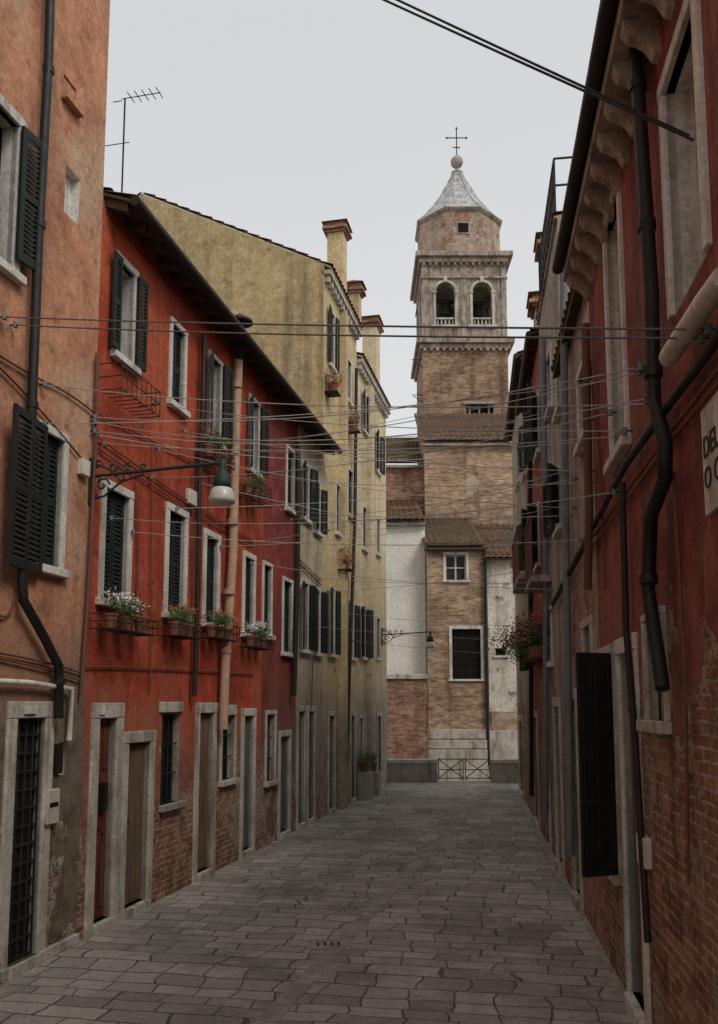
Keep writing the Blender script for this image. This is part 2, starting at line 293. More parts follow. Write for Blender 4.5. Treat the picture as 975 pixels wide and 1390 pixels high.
# ---------------------------------------------------------------- house
class House:
    def __init__(s,name,fr,s0,s1,z1,mat,depth=7,z0=-.3,sidemat=None):
        s.fr=fr;s.s0=min(s0,s1);s.s1=max(s0,s1);s.z0=z0;s.z1=z1;s.mat=mat;s.depth=depth;s.op=[];s.parts={};s.sm=sidemat or mat
        s.e=empty(name,fr.P(s.s0,0,0))
    def part(s,key,mat,bevel=0,smooth=False):
        if (key,mat) not in s.parts: s.parts[(key,mat)]=Part(key,s.e,mat,bevel,smooth)
        return s.parts[(key,mat)]
    def win(s,u0,u1,vt,vb,frame=.09,shut='closed',smat='green',fmat='stonew',rev=.16,sill=True,metric=None,bars=False,proud=.03,inner='glass',nearframe=True):
        fr=s.fr; a,b,z0,z1=metric or fr.rect(u0,u1,vt,vb); a=max(a,s.s0+.02); b=min(b,s.s1-.02)
        if b-a<.1: return (a,b,z0,z1)
        s.op.append((a,b,z0,z1,rev,fmat)); st=s.part('window_frames',fmat,.008)
        if frame:
            if nearframe: st.box(fr,a-frame,a,z0,z1,-.06,proud)
            st.box(fr,b,b+frame,z0,z1,-.06,proud)
            st.box(fr,a-frame,b+frame,z1,z1+frame*1.05,-.06,proud+.004)
        if sill: st.box(fr,a-frame-.04,b+frame+.04,z0-.08,z0,-.10,proud+.05)
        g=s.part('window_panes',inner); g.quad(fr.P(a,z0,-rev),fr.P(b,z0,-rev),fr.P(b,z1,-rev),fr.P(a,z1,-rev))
        m=(a+b)/2
        if shut!='closed' and inner=='glass':
            w=s.part('sashes','lwood')
            for x0,x1 in ((a,a+.05),(m-.035,m+.035),(b-.05,b)): w.box(fr,x0,x1,z0,z1,-rev+.004,-rev+.04)
            for zz in (z0,(z0+z1)/2-.02,z1-.05):
                w.box(fr,a+.05,m-.035,zz,zz+.05,-rev+.005,-rev+.037); w.box(fr,m+.035,b-.05,zz,zz+.05,-rev+.005,-rev+.037)
        sh=s.part('shutters',smat)
        if shut=='closed':
            shutter(sh,fr,a+.01,m-.004,z0+.01,z1-.01,-.075); shutter(sh,fr,m+.004,b-.01,z0+.01,z1-.01,-.075)
        elif shut in('open','ajar'):
            hw=(b-a)/2
            for hinge,sgn in ((a-.02,-1),(b+.02,1)):
                ang=math.radians(random.uniform(4,9) if shut=='open' else random.uniform(12,30))
                d=fr.d*sgn*math.cos(ang)+fr.n*math.sin(ang); nn=-fr.d*sgn*math.sin(ang)+fr.n*math.cos(ang)
                o=fr.P(hinge,0,proud+.012); f2=Frame((o.x,o.y),d,nn); shutter(sh,f2,0,hw,z0,z1,0)
        if bars:
            ir=s.part('window_bars','iron'); k=max(2,int((b-a)/.13))
            for i in range(1,k): x=a+(b-a)*i/k; ir.cyl(fr.P(x,z0,-.04),fr.P(x,z1,-.04),.009,n=6)
            k=max(2,int((z1-z0)/.3))
            for i in range(1,k): z=z0+(z1-z0)*i/k; ir.cyl(fr.P(a,z,-.04),fr.P(b,z,-.04),.008,n=6)
        return (a,b,z0,z1)
    def door(s,u0,u1,vt,dmat='wood',frame=.13,rev=.07,fmat='stone',style='plank',lintel=True,metric=None):
        fr=s.fr; z0=.1
        if metric: a,b,z1=metric
        else:
            a,b,_,z1=fr.rect(u0,u1,vt,vt+200); z1=fr.at((u0+u1)/2,vt)[1]
        a=max(a,s.s0+.03); b=min(b,s.s1-.03)
        s.op.append((a,b,z0,z1,rev,fmat)); st=s.part('door_frames',fmat,.01)
        if frame:
            st.box(fr,a-frame,a,-.05,z1,-.08,.03); st.box(fr,b,b+frame,-.05,z1,-.08,.03)
            st.box(fr,a-frame,b+frame,z1,z1+frame*1.1,-.08,.035)
        st.box(fr,a-.002,b+.002,-.05,z0,-rev-.05,.07)
        d=s.part('doors',dmat,.004); zt=z1
        if style!='grille': zt=z1-.45 if z1-z0>2.25 else z1
        d.box(fr,a,b,z0,zt,-rev-.03,-rev)
        if zt<z1:
            g=s.part('fanlight','glass'); g.quad(fr.P(a,zt,-rev),fr.P(b,zt,-rev),fr.P(b,z1,-rev),fr.P(a,z1,-rev))
            d.box(fr,a,b,zt-.03,zt+.03,-rev+.002,-rev+.03)
        if style=='plank':
            k=max(3,int((b-a)/.13))
            for i in range(k): d.box(fr,a+(b-a)*i/k+.006,a+(b-a)*(i+1)/k-.006,z0+.01,zt-.03,-rev+.001,-rev+.018)
        elif style=='panel':
            m=(a+b)/2
            for x0,x1 in ((a+.06,m-.04),(m+.04,b-.06)):
                for q0,q1 in ((.06,.36),(.42,.68),(.74,.95)): d.box(fr,x0,x1,z0+(zt-z0)*q0,z0+(zt-z0)*q1,-rev+.001,-rev+.022)
        else:
            ir=s.part('door_grille','iron'); k=max(3,int((b-a)/.11))
            for i in range(k+1): x=a+(b-a)*i/k; ir.cyl(fr.P(x,z0,-.04),fr.P(x,z1,-.04),.012,n=6)
            k=int((z1-z0)/.16)
            for i in range(k): z=z0+(z1-z0)*i/k; ir.box(fr,a,b,z,z+.02,-.048,-.03)
        kn=s.part('door_handle','bronze'); kn.cyl(fr.P(a+.1,1.05,-rev),fr.P(a+.1,1.05,-rev+.06),.028,n=8)
        return (a,b,z0,z1)
    def roof(s,ov=.42,pitch=24,mat='roof',th=.1,gut=True,zoff=.06,rafters=True,under='beam',ridge=None):
        fr=s.fr; rd=ridge or s.depth/2; ze=s.z1+zoff; t=math.tan(math.radians(pitch)); zr=ze+(rd+ov)*t
        p=s.part('roof_tiles',mat)
        tiles(p,fr.P(s.s0,ze+th,ov),fr.P(s.s1,ze+th,ov),fr.P(s.s1,zr+th,-rd),fr.P(s.s0,zr+th,-rd))
        p.quad(fr.P(s.s0,zr+th,-rd),fr.P(s.s1,zr+th,-rd),fr.P(s.s1,s.z1,-s.depth-.3),fr.P(s.s0,s.z1,-s.depth-.3))
        u=s.part('eave_boards',under)
        def sl(o0,o1,a,b,za,zb):
            z0_=ze+(ov-o0)*t; z1_=ze+(ov-o1)*t
            u.add([fr.P(a,z0_+za,o0),fr.P(b,z0_+za,o0),fr.P(b,z1_+za,o1),fr.P(a,z1_+za,o1),fr.P(a,z0_+zb,o0),fr.P(b,z0_+zb,o0),fr.P(b,z1_+zb,o1),fr.P(a,z1_+zb,o1)],
              [(0,1,2,3),(4,5,6,7),(0,1,5,4),(1,2,6,5),(2,3,7,6),(3,0,4,7)])
        sl(ov,-rd,s.s0,s.s1,.04,th-.03)
        if rafters:
            k=int((s.s1-s.s0)/.42)
            for i in range(k+1): x=s.s0+.05+(s.s1-s.s0-.15)*i/max(1,k); sl(ov-.06,-.3,x,x+.08,-.06,.038)
        if gut:
            tube('gutter',[[fr.P(s.s0,ze+.05,ov+.05),fr.P(s.s1,ze+.05,ov+.05)]],.06,'gutter',s.e)
        w=s.part('gable_wall',s.sm)
        for x in (s.s0,s.s1):
            w.quad(fr.P(x,s.z1-.001,0),fr.P(x,ze+ov*t+.04,0),fr.P(x,zr+.04,-rd),fr.P(x,s.z1,-s.depth))
        w.quad(fr.P(s.s0,s.z1-.02,0),fr.P(s.s1,s.z1-.02,0),fr.P(s.s1,ze+ov*t+.04,0),fr.P(s.s0,ze+ov*t+.04,0))
        s.zr=zr
    def finish(s):
        fr=s.fr; w=s.part('walls',s.mat)
        S=sorted({s.s0,s.s1,*[x for o in s.op for x in o[:2]]}); Z=sorted({s.z0,s.z1,*[min(x,s.z1) for o in s.op for x in o[2:4]]})
        for i in range(len(S)-1):
            for j in range(len(Z)-1):
                cs=(S[i]+S[i+1])/2; cz=(Z[j]+Z[j+1])/2
                if any(o[0]<cs<o[1] and o[2]<cz<o[3] for o in s.op): continue
                if S[i+1]-S[i]<1e-5 or Z[j+1]-Z[j]<1e-5: continue
                w.quad(fr.P(S[i],Z[j]),fr.P(S[i+1],Z[j]),fr.P(S[i+1],Z[j+1]),fr.P(S[i],Z[j+1]))
        for (a,b,z0,z1,rev,fm) in s.op:
            r=s.part('reveals',fm)
            for p,q in (((a,z0),(b,z0)),((b,z0),(b,z1)),((b,z1),(a,z1)),((a,z1),(a,z0))):
                r.quad(fr.P(*p,0),fr.P(*q,0),fr.P(*q,-rev-.02),fr.P(*p,-rev-.02))
        g=s.part('side_walls',s.sm); D=s.depth
        for x in (s.s0,s.s1): g.quad(fr.P(x,s.z0,0),fr.P(x,s.z1,0),fr.P(x,s.z1,-D),fr.P(x,s.z0,-D))
        g.quad(fr.P(s.s0,s.z0,-D),fr.P(s.s1,s.z0,-D),fr.P(s.s1,s.z1,-D),fr.P(s.s0,s.z1,-D))
        for p in s.parts.values(): p.done()
def chimney(h,fr,sc,oc,z0,z1,w=.42,d=.42,mat='Eg',cap=True):
    p=h.part('chimney_stacks',mat); p.box(fr,sc-w/2,sc+w/2,z0,z1-.35,oc-d/2,oc+d/2)
    q=h.part('chimney_caps','rb'); z=z1-.35
    for i,(e,hh) in enumerate(((.05,.07),(.11,.07),(.05,.12))):
        q.box(fr,sc-w/2-e,sc+w/2+e,z,z+hh,oc-d/2-e,oc+d/2+e); z+=hh
    t=h.part('chimney_tiles','roof'); e=.13; P=fr.P; c=P(sc,z+.2,oc)
    cs=[P(sc-w/2-e,z,oc-d/2-e),P(sc+w/2+e,z,oc-d/2-e),P(sc+w/2+e,z,oc+d/2+e),P(sc-w/2-e,z,oc+d/2+e)]
    t.add(cs+[c],[(0,1,2,3),(0,1,4),(1,2,4),(2,3,4),(3,0,4)])
# ================================================================ LEFT SIDE
sAB=L.at(103,1280)[0]; sBC=L.at(352,1157)[0]; sCD=L.at(400,1133)[0]; sDE=L.at(438,720)[0]; sEM=L.at(484,720)[0]; sEnd=L.at(525,900)[0]
zn=L.at(195,272,.38)[1]; zf=L.at(428,594,.38)[1]; zB=zn*.6+zf*.4
# A
A=House('salmon_house',L,-6,sAB,14.5,'A',depth=8)
A.win(-12,20,150,360,frame=.1,shut='none',fmat='stonew',inner='dark')
r=L.rect(24,50,180,365,.05); sh=A.part('shutters','green')
f2d=(L.d*math.cos(math.radians(8))+L.n*math.sin(math.radians(8)));o=L.P(r[0],0,.05)
shutter(sh,Frame((o.x,o.y),f2d,-L.d*.139+L.n*.99),0,r[1]-r[0],r[2],r[3],0)
wa=A.win(52,82,590,770,frame=.08,shut='closed',fmat='stonew',rev=.1,nearframe=False)
o=L.P(wa[0]-.02,0,.05); ang=math.radians(9); d=-L.d*math.cos(ang)+L.n*math.sin(ang)
f3=Frame((o.x,o.y),d,L.d*math.sin(ang)+L.n*math.cos(ang)); shutter(A.part('shutters','black'),f3,0,.66,wa[2]-.12,wa[3]+.02,0)
A.door(17,56,975,dmat='black',style='grille',frame=.14)
A.win(88,108,232,298,frame=0,shut='none',inner='stonew',fmat='stonew',sill=False,rev=.1)
A.win(79,88,1008,1052,frame=.0,shut='none',inner='dark',sill=False,rev=.06)
A.win(86,104,110,138,frame=0,shut='none',inner='A',fmat='A',sill=True,rev=.02)
st=A.part('stone_trim','stone',.008)
a,b,z0,z1=L.rect(64,80,1072,1118,.06); st.box(L,a,b,z0,z1,0,.07)
A.part('mail_slot','dark').box(L,a+.03,b-.03,z0+.16,z0+.2,.06,.075)
ic=A.part('intercom','black'); a,b,z0,z1=L.rect(79,88,1010,1050,.05); ic.box(L,a,b,z0,z1,-.05,.03)
a,b,z0,z1=L.rect(34,50,958,972,.05); A.part('number_plate','stonew').box(L,a,b,z0+.02,z1,.04,.056)
st.box(L,-6,sAB-.02,0,.1,0,.05)
tube('drainpipe',[[L.pt(70,-60,.1),L.pt(66,80,.1),L.pt(52,330,.1),L.pt(43,560,.1),L.pt(30,790,.1),L.pt(32,815,.1),L.pt(60,865,.1),L.pt(80,905,.1),L.pt(80,975,.1)]],.045,'black',A.e)
tube('pipe_collars',[[L.pt(u,v,.1),L.pt(u-.3,v+9,.1)] for u,v in ((66,90),(54,300),(44,545),(36,700),(81,920))],.056,'black',A.e)
tube('white_conduit',[[L.pt(-60,922,.07),L.pt(40,927,.07),L.pt(97,935,.07),L.pt(94,1005,.07)]],.028,'ppipe',A.e,)
tube('wall_cables',[[L.pt(-30,882,.03),L.pt(60,895,.03),L.pt(115,915,.03)],[L.pt(-30,888,.03),L.pt(60,905,.03),L.pt(112,925,.03)],
  [L.pt(-20,470,.03),L.pt(45,512,.03),L.pt(90,530,.03),L.pt(128,560,.03)],[L.pt(-20,480,.03),L.pt(45,540,.03),L.pt(125,640,.03)],
  [L.pt(0,835,.03),L.pt(15,845,.03),L.pt(22,800,.03)]],.011,'rpipe',A.e,True)
A.roof(pitch=20); A.finish()
# B red
B=House('red_house',L,sAB+.002,sBC,zB,'B',depth=8)
B.win(158,180,362,490,shut='open',frame=.08,inner='dark')
B.win(232,249,446,552,shut='closed',frame=.07)
B.win(283,298,488,598,shut='ajar',frame=.06,inner='dark')
B.win(338,350,545,640,shut='ajar',frame=.06,inner='dark')
B.win(140,172,668,817); B.win(227,249,697,834); B.win(278,294,730,846); B.win(331,343,758,860)
B.door(130,154,975,dmat='rwood',style='panel',frame=.15)
B.door(170,200,1008,dmat='gwood',frame=.12)
B.win(219,243,970,1090,frame=.0,shut='none',fmat='stoned',bars=True,inner='dark',rev=.1)
B.door(268,287,968,dmat='gwood',frame=.13)
B.win(300,317,968,1058,frame=.06,shut='none',fmat='stone',bars=True,inner='dark',rev=.1)
B.door(329,342,972,dmat='gdoor',frame=.11)
st=B.part('stone_trim','stone',.01)
for (u0,u1,v) in ((216,246,953),(298,319,957)):
    a,b,z0,z1=L.rect(u0,u1,v,v+14); st.box(L,a,b,z0,z1,-.05,.04)
a,b,z0,z1=L.rect(130,150,958,970,.05); B.part('number_plate','stonew').box(L,a+.1,b-.1,z0,z1,.03,.05)
ic=B.part('letter_box','black',.01); a,b,z0,z1=L.rect(136,151,1062,1100,.0); ic.box(L,a+.08,b-.1,z0,z1,-.07,.02)
tube('flue_pipe',[[L.pt(325,470,.12),L.pt(321,560,.12),L.pt(316,760,.12),L.pt(306,900,.12),L.pt(303,990,.12)]],.07,'pipe',B.e)
tube('flue_collars',[[L.pt(u,v,.12),L.pt(u-.2,v+7,.12)] for u,v in ((322,520),(319,610),(316,705),(311,800),(307,880))],.082,'pipe',B.e)
cp=B.part('flue_cap','gutter'); c=L.pt(326,436,.3); cp.lathe(c,[(.02,.12),(.2,0),(.2,-.03),(.02,-.03)]); cp.cyl(L.pt(325,490,.12),c,.07)
tube('drainpipe',[[L.pt(277,455,.09),L.pt(275,560,.09),L.pt(271,640,.09),L.pt(269,780,.09),L.pt(264,945,.09)]],.035,'gutter',B.e)
tube('corner_pipe',[[L.pt(132,480,.05),L.pt(130,600,.05),L.pt(120,800,.05),L.pt(110,945,.05)]],.022,'rpipe',B.e)
tube('wall_cables',[[L.pt(128,590,.03),L.pt(210,650,.03),L.pt(270,690,.03),L.pt(345,735,.03)],[L.pt(128,605,.03),L.pt(210,662,.03),L.pt(270,700,.03),L.pt(345,742,.03)],
  [L.pt(128,560,.03),L.pt(215,600,.03),L.pt(345,672,.03)],[L.pt(115,905,.03),L.pt(200,905,.03),L.pt(345,915,.03)],[L.pt(185,655,.04),L.pt(190,760,.04),L.pt(186,812,.04)],
  [L.pt(288,600,.04),L.pt(284,700,.04)],[L.pt(262,640,.04),L.pt(262,820,.04)],[L.pt(207,600,.04),L.pt(206,760,.04),L.pt(204,940,.04)]],.010,'rpipe',B.e,True)
jb=B.part('junction_boxes','ppipe',.01)
for (u0,u1,v0,v1) in ((256,268,666,686),(110,121,624,646)):
    a,b,z0,z1=L.rect(u0,u1,v0,v1,.05); jb.box(L,a,b,z0,z1,0,.07)
B.roof(pitch=20,zoff=.0,ov=.34); B.finish()
# C
C=House('maroon_house',L,sBC+.002,sCD,zB-.002,'C',depth=8)
C.win(389,398,612,692,shut='closed',frame=.06); C.win(357,367,768,862,shut='closed',frame=.06); C.win(384,395,790,886,shut='closed',frame=.07)
C.win(361,372,970,1060,frame=.07,shut='none',fmat='stone',bars=True,inner='dark',rev=.1); C.door(379,391,1000,dmat='gdoor',frame=.1)
tube('drainpipe',[[L.pt(405,600,.1),L.pt(404,780,.1),L.pt(399,945,.1)]],.05,'gutter',C.e)
C.roof(pitch=20,zoff=.0,ov=.34); C.finish()
# D
D=House('cream_house',L,sCD+.002,sDE,zB-.004,'D',depth=8)
D.win(410,418,632,704,shut='ajar',frame=.06,inner='dark'); D.win(427,433,662,722,shut='ajar',frame=.06,inner='dark')
D.win(409,417,792,882,shut='ajar',frame=.07,inner='dark'); D.win(427,433,802,886,shut='ajar',frame=.07,inner='dark')
D.door(404,412,966,dmat='gdoor',frame=.1); D.door(418,425,966,dmat='gwood',frame=.1)
tube('wall_cables',[[L.pt(402,755,.03),L.pt(436,788,.03)],[L.pt(402,762,.03),L.pt(436,794,.03)],[L.pt(425,890,.05),L.pt(423,960,.05)]],.012,'rpipe',D.e)
D.roof(pitch=20,zoff=.0,ov=.34); D.finish()
# E + E2
zE=L.at(458,388,.12)[1]; zE2=L.at(508,520,.12)[1]
def yellow(name,s0,s1,z,mat,wins,doors,barred,rid,sm,pitch):
    h=House(name,L,s0,s1,z,mat,depth=9,sidemat=sm)
    for (u0,u1,vt,vb,shm) in wins: h.win(u0,u1,vt,vb,shut=shm,frame=.06,inner='dark')
    for (u0,u1) in doors: h.door(u0,u1,972,dmat=random.choice(['gwood','gdoor','wood']),frame=.1)
    for (u0,u1) in barred: h.win(u0,u1,975,1035,shut='none',inner='dark',fmat='stone',bars=True,frame=.07)
    c_=h.part('dentil_cornice','stone'); k=int((s1-s0)/.28)
    c_.box(L,s0,s1,z-.1,z-.004,-.05,.16)
    for i in range(k): x=s0+.05+i*.28; c_.box(L,x,x+.13,z-.26,z-.102,-.05,.12)
    h.roof(ov=.16,pitch=pitch,zoff=.0,ridge=rid,gut=False,rafters=False,under='stone'); return h
E=yellow('yellow_house',sDE+.002,sEM,zE,'E',((447,453,425,498,'open'),(470,476,490,545,'closed'),(472,478,640,700,'closed'),(447,453,800,888,'ajar'),(473,479,820,892,'ajar'),(456,461,660,724,'closed')),
   ((446,453),(476,481)),((464,469),),4.6,'Eg',27)
E2=yellow('pale_yellow_house',sEM+.002,sEnd,zE2,'E2',((492,496,535,585,'ajar'),(510,514,590,640,'ajar'),(492,497,690,745,'closed'),(511,515,705,752,'closed'),(489,495,826,892,'ajar'),(511,515,840,893,'closed')),
   ((497,502),(512,517)),((488,492),),4.4,'E2',22)
for (hh,uc,vt,w_,oc,m_) in ((E,458,304,.44,-.3,'E'),(E,479,385,.3,-.1,'E'),(E2,504,433,.6,-.2,'E2')):
    sc,zt=L.at(uc,vt,oc); chimney(hh,L,sc,oc,hh.z1-.05,zt,w=w_,d=.42,mat=m_)
for hh,uc,w_,m_ in ((E,468,.3,'E'),(E2,504,.5,'E2')):
    sc,_=L.at(uc,700,.1); hh.part('chimney_breasts',m_).box(L,sc-w_/2,sc+w_/2,0,hh.z1-.27,-.02,.15)
tube('drainpipe',[[L.pt(484,500,.12),L.pt(482,700,.12),L.pt(470,1040,.12)]],.045,'gutter',E.e)
E.finish(); E2.finish()
# ================================================================ RIGHT SIDE
sF=R.at(812,800)[0]; sG=R.at(768,700)[0]; sH=R.at(738,700)[0]; sI=R.at(716,700)[0]; sEndR=R.at(699,800)[0]
zF=6.75; OV=.25
Fh=House('oxblood_house',R,-6,sF,zF,'F',depth=7)
Fh.win(908,955,40,400,shut='none',fmat='stonew',frame=.09,rev=.2,sill=False)
Fh.win(828,848,262,622,shut='none',fmat='stonew',frame=.08,rev=.2)
a,b,z0,z1=Fh.win(812,838,890,1165,shut='none',fmat='stone',frame=.08,bars=True,rev=.12)
o=R.P(a-.02,0,.05); ang=math.radians(62); d=-R.d*math.cos(ang)+R.n*math.sin(ang)
f=Frame((o.x,o.y),d,-R.d*math.sin(ang)-R.n*math.cos(ang)); sp=Fh.part('open_shutter','black',.004)
sp.box(f,0,.34,z0,z1,0,.04)
for q in (.03,.31,.62,.93): sp.box(f,.02,.32,z0+(z1-z0)*q,z0+(z1-z0)*q+.05,.04,.055)
for q in (.02,.16,.29): sp.box(f,q,q+.03,z0+.02,z1-.02,.04,.051)
Fh.door(846,866,885,dmat='gwood',frame=.12,fmat='stonew')
Fh.win(880,905,838,978,shut='none',fmat='stone',frame=.05,inner='dark',bars=True,rev=.1)
cn=Fh.part('eave_cornice','bracket',.01); cn.box(R,-6,sF,zF-.04,zF+.06,-.1,OV)
cr=Fh.part('eave_brackets','bracket')
x=sF-.12
while x>0:
    prof=[(0,-.30),(.04,-.285),(.08,-.21),(.14,-.165),(.19,-.145),(.225,-.09),(.225,-.042),(0,-.042)]
    m=len(prof); cr.add([R.P(x-.05,zF+z_,o_) for o_,z_ in prof]+[R.P(x+.05,zF+z_,o_) for o_,z_ in prof],[tuple(range(m)),tuple(range(m,2*m))]+[(i,(i+1)%m,m+(i+1)%m,m+i) for i in range(m)])
    x-=.36
tube('drainpipe',[[R.pt(848,-60,.1),R.pt(860,20,.1),R.pt(885,400,.1),R.pt(888,545,.1),R.pt(903,600,.1),R.pt(903,650,.1),R.pt(884,700,.1),R.pt(880,800,.1),R.pt(892,880,.1),R.pt(900,935,.1)]],.045,'black',Fh.e)
tube('pipe_collars',[[R.pt(u,v,.1),R.pt(u+.5,v+12,.1)] for u,v in ((866,110),(878,300),(887,500),(881,780))],.058,'black',Fh.e)
tube('thin_pipe',[[R.pt(845,655,.06),R.pt(850,850,.06),R.pt(862,1000,.06),R.pt(880,1280,.06)]],.026,'gutter',Fh.e)
tube('sloping_conduit',[[R.pt(1010,400,.06),R.pt(960,480,.06),R.pt(900,560,.06),R.pt(850,630,.06),R.pt(800,725,.06),R.pt(750,820,.06)]],.028,'gutter',Fh.e)
tube('pale_sill_tube',[[R.pt(985,375,.12),R.pt(958,410,.12),R.pt(908,485,.12)]],.055,'ppipe',Fh.e)  # pale tube standing in for the sill of the near window
tube('wall_cables',[[R.pt(1000,470,.03),R.pt(900,600,.03),R.pt(800,735,.03),R.pt(745,835,.03)],[R.pt(1000,490,.03),R.pt(900,612,.03),R.pt(800,748,.03)],[R.pt(915,640,.03),R.pt(930,900,.03),R.pt(935,1200,.03)],[R.pt(800,480,.03),R.pt(815,640,.03),R.pt(822,800,.03)]],.011,'rpipe',Fh.e)
ib=Fh.part('intercom','ppipe',.01); a,b,z0,z1=R.rect(866,876,1135,1175,.05); ib.box(R,a,b,z0,z1,0,.06)
pb=Fh.part('wall_vent_box','rb',.03); a,b,z0,z1=R.rect(805,822,185,250,.1); pb.box(R,a,b,z0,z1,0,.14)
Fh.roof(ov=OV,pitch=20,zoff=.06,gut=True,rafters=False,under='bracket'); Fh.finish()
# street sign
ss=empty('street_sign',R.pt(985,600,.02)); a,b,z0,z1=R.rect(953,1010,520,682,.02)
p=Part('sign_panel',ss,'stonew',.003); p.box(R,a,b,z0,z1,-.01,.02); p.done()
for txt,vv in (("DEL",615),("O CA",660)):
    cu=bpy.data.curves.new('sign_text','FONT'); cu.body=txt; cu.size=.16; cu.extrude=.002; cu.materials.append(M['black'])
    to=bpy.data.objects.new('sign_text',cu); link(to)
    loc=R.P(b-.03,R.at(965,vv,.02)[1],.024); m=Matrix(((-R.d.x,0,R.n.x,loc.x),(-R.d.y,0,R.n.y,loc.y),(0,1,0,loc.z),(0,0,0,1)))
    to.parent=ss; to.matrix_parent_inverse=Matrix.Translation(-Vector(ss.location)); to.matrix_basis=m
# G brick
zG=R.at(785,445)[1]; zH=R.at(756,310)[1]; zI=R.at(733,455)[1]; zJ=R.at(708,510)[1]
G=House('crumbling_brick_house',R,sF+.002,sG,zG,'G',depth=7)
G.win(788,798,500,600,shut='closed',frame=.08); G.win(795,805,850,960,shut='none',inner='dark',fmat='stone',bars=True); G.door(776,786,950,dmat='gwood',fmat='stone')
tube('drainpipe',[[R.pt(795,440,.1),R.pt(800,700,.1),R.pt(798,800,.1)]],.04,'rpipe',G.e)
G.roof(ov=.12,pitch=18,rafters=False,gut=False); G.finish()
Hh=House('grey_tall_house',R,sG+.002,sH,zH,'Hh',depth=7)
for q in ((745,750,480,560),(757,763,470,560),(745,750,640,720),(757,763,640,720),(745,750,830,900)): Hh.win(*q,shut=random.choice(['closed','ajar']),frame=.08)
Hh.door(756,763,960,dmat='gwood'); Hh.door(741,746,965,dmat='wood')
tube('drainpipe',[[R.pt(737,460,.08),R.pt(741,700,.08),R.pt(741,1100,.08)],[R.pt(765,330,.08),R.pt(768,700,.08),R.pt(775,1160,.08)]],.045,'bpipe',Hh.e)
Hh.roof(ov=.04,pitch=10,gut=False,rafters=False,under='stone')
chimney(Hh,R,sH-.5,-.25,zH-.1,R.at(742,250)[1],w=.4,d=.4,mat='Hh')
al=Hh.part('roof_terrace','iron'); zt=zH+.2
nb=int((sH-sG-.5)/.25)
for i in range(nb+1):
    x=sG+.2+i*.25; al.cyl(R.P(x,zt,.0),R.P(x,zt+.9,.0),.014,n=6)
for hz in (.1,.5,.9): al.cyl(R.P(sG+.2,zt+hz,.0),R.P(sG+.2+nb*.25,zt+hz,.0),.016,n=6)
for hz in (.1,.5,.9): al.cyl(R.P(sG+.2,zt+hz,.0),R.P(sG+.2,zt+hz,-2),.016,n=6)
Hh.finish()
I=House('brick_red_house',R,sH+.002,sI,zI,'I',depth=7)
for q in ((720,724,560,630),(729,733,540,620),(720,724,700,770),(729,733,690,770),(721,724,850,910)): I.win(*q,shut='ajar',frame=.07)
I.door(727,732,975,dmat='wood'); chimney(I,R,sH+1.2,-.25,zI,zI+1.4,w=.45,d=.45,mat='Hh')
tube('drainpipe',[[R.pt(719,520,.1),R.pt(722,1080,.1)]],.045,'gutter',I.e)
I.roof(ov=.12,pitch=20,rafters=True); I.finish()
J=House('weathered_corner_house',R,sI+.002,sEndR,zJ,'Hh',depth=7)
for q in ((703,706,600,660),(711,714,580,650),(703,706,740,800),(711,714,730,800)): J.win(*q,shut='closed',frame=.07)
J.door(708,712,980,dmat='wood'); J.roof(ov=.12,pitch=20); J.finish()
for (u0,u1,v0,v1) in ((722,731,745,790),(703,712,760,790)):
    e=empty('balcony',R.pt(u0,v1,.2)); a,b,z0,z1=R.rect(u0,u1,v0,v1,.2)
    p=Part('slab',e,'stoned'); p.box(R,a,b,z0-.1,z0,-.02,.32); p.done(); p=Part('rails',e,'rpipe')
    k=int((b-a)/.12)
    for i in range(k+1): p.cyl(R.P(a+(b-a)*i/k,z0,.3),R.P(a+(b-a)*i/k,z0+.9,.3),.015,n=6)
    p.box(R,a,b,z0+.9,z0+.95,.27,.33); p.done()
# ================================================================ plants
def basket(u0,u1,vt,vb,fl,leaf=True,fr=L):
    a,b,z0,z1=fr.rect(u0,u1,vt,vb,.15); e=empty('window_flower_box' if leaf else 'iron_flower_basket',fr.P((a+b)/2,z0,.2))
    p=Part('iron_basket',e,'iron')
    for z in (z0,(z0+z1)/2,z1):
        p.cyl(fr.P(a,z,.3),fr.P(b,z,.3),.007,n=5)
        for x in (a,b): p.cyl(fr.P(x,z,.02),fr.P(x,z,.3),.007,n=5)
    k=8
    for i in range(k+1): x=a+(b-a)*i/k; p.cyl(fr.P(x,z0,.3),fr.P(x,z1,.3),.006,n=5); p.cyl(fr.P(x,z0,.02),fr.P(x,z0,.3),.006,n=5)
    p.done()
    if leaf is None: return
    q=Part('pots',e,'pot'); n_=3
    for i in range(n_):
        x=a+(b-a)*(i+.5)/n_; r_=min(.075,(b-a)/n_/2.2); c=fr.P(x,z0+.01,.17); q.lathe(c,[(r_*.7,0),(r_,.14),(r_*1.15,.14),(r_*1.15,.17),(r_,.17)])
    q.done(); c=fr.P((a+b)/2,z0+.27,.18)
    foliage('leaves',e,'leaf',c,.17,(b-a)*.42,.10,420,.034)
    if fl: foliage('flowers',e,fl,c+Vector((0,0,.08)),.16,(b-a)*.40,.08,220,.028)
basket(137,198,838,858,'petw'); basket(229,258,845,865,'dry'); basket(279,312,848,868,'dry'); basket(333,360,862,880,'petw')
basket(148,202,513,548,None,None); basket(330,357,655,680,'dry'); basket(276,306,612,628,'dry')
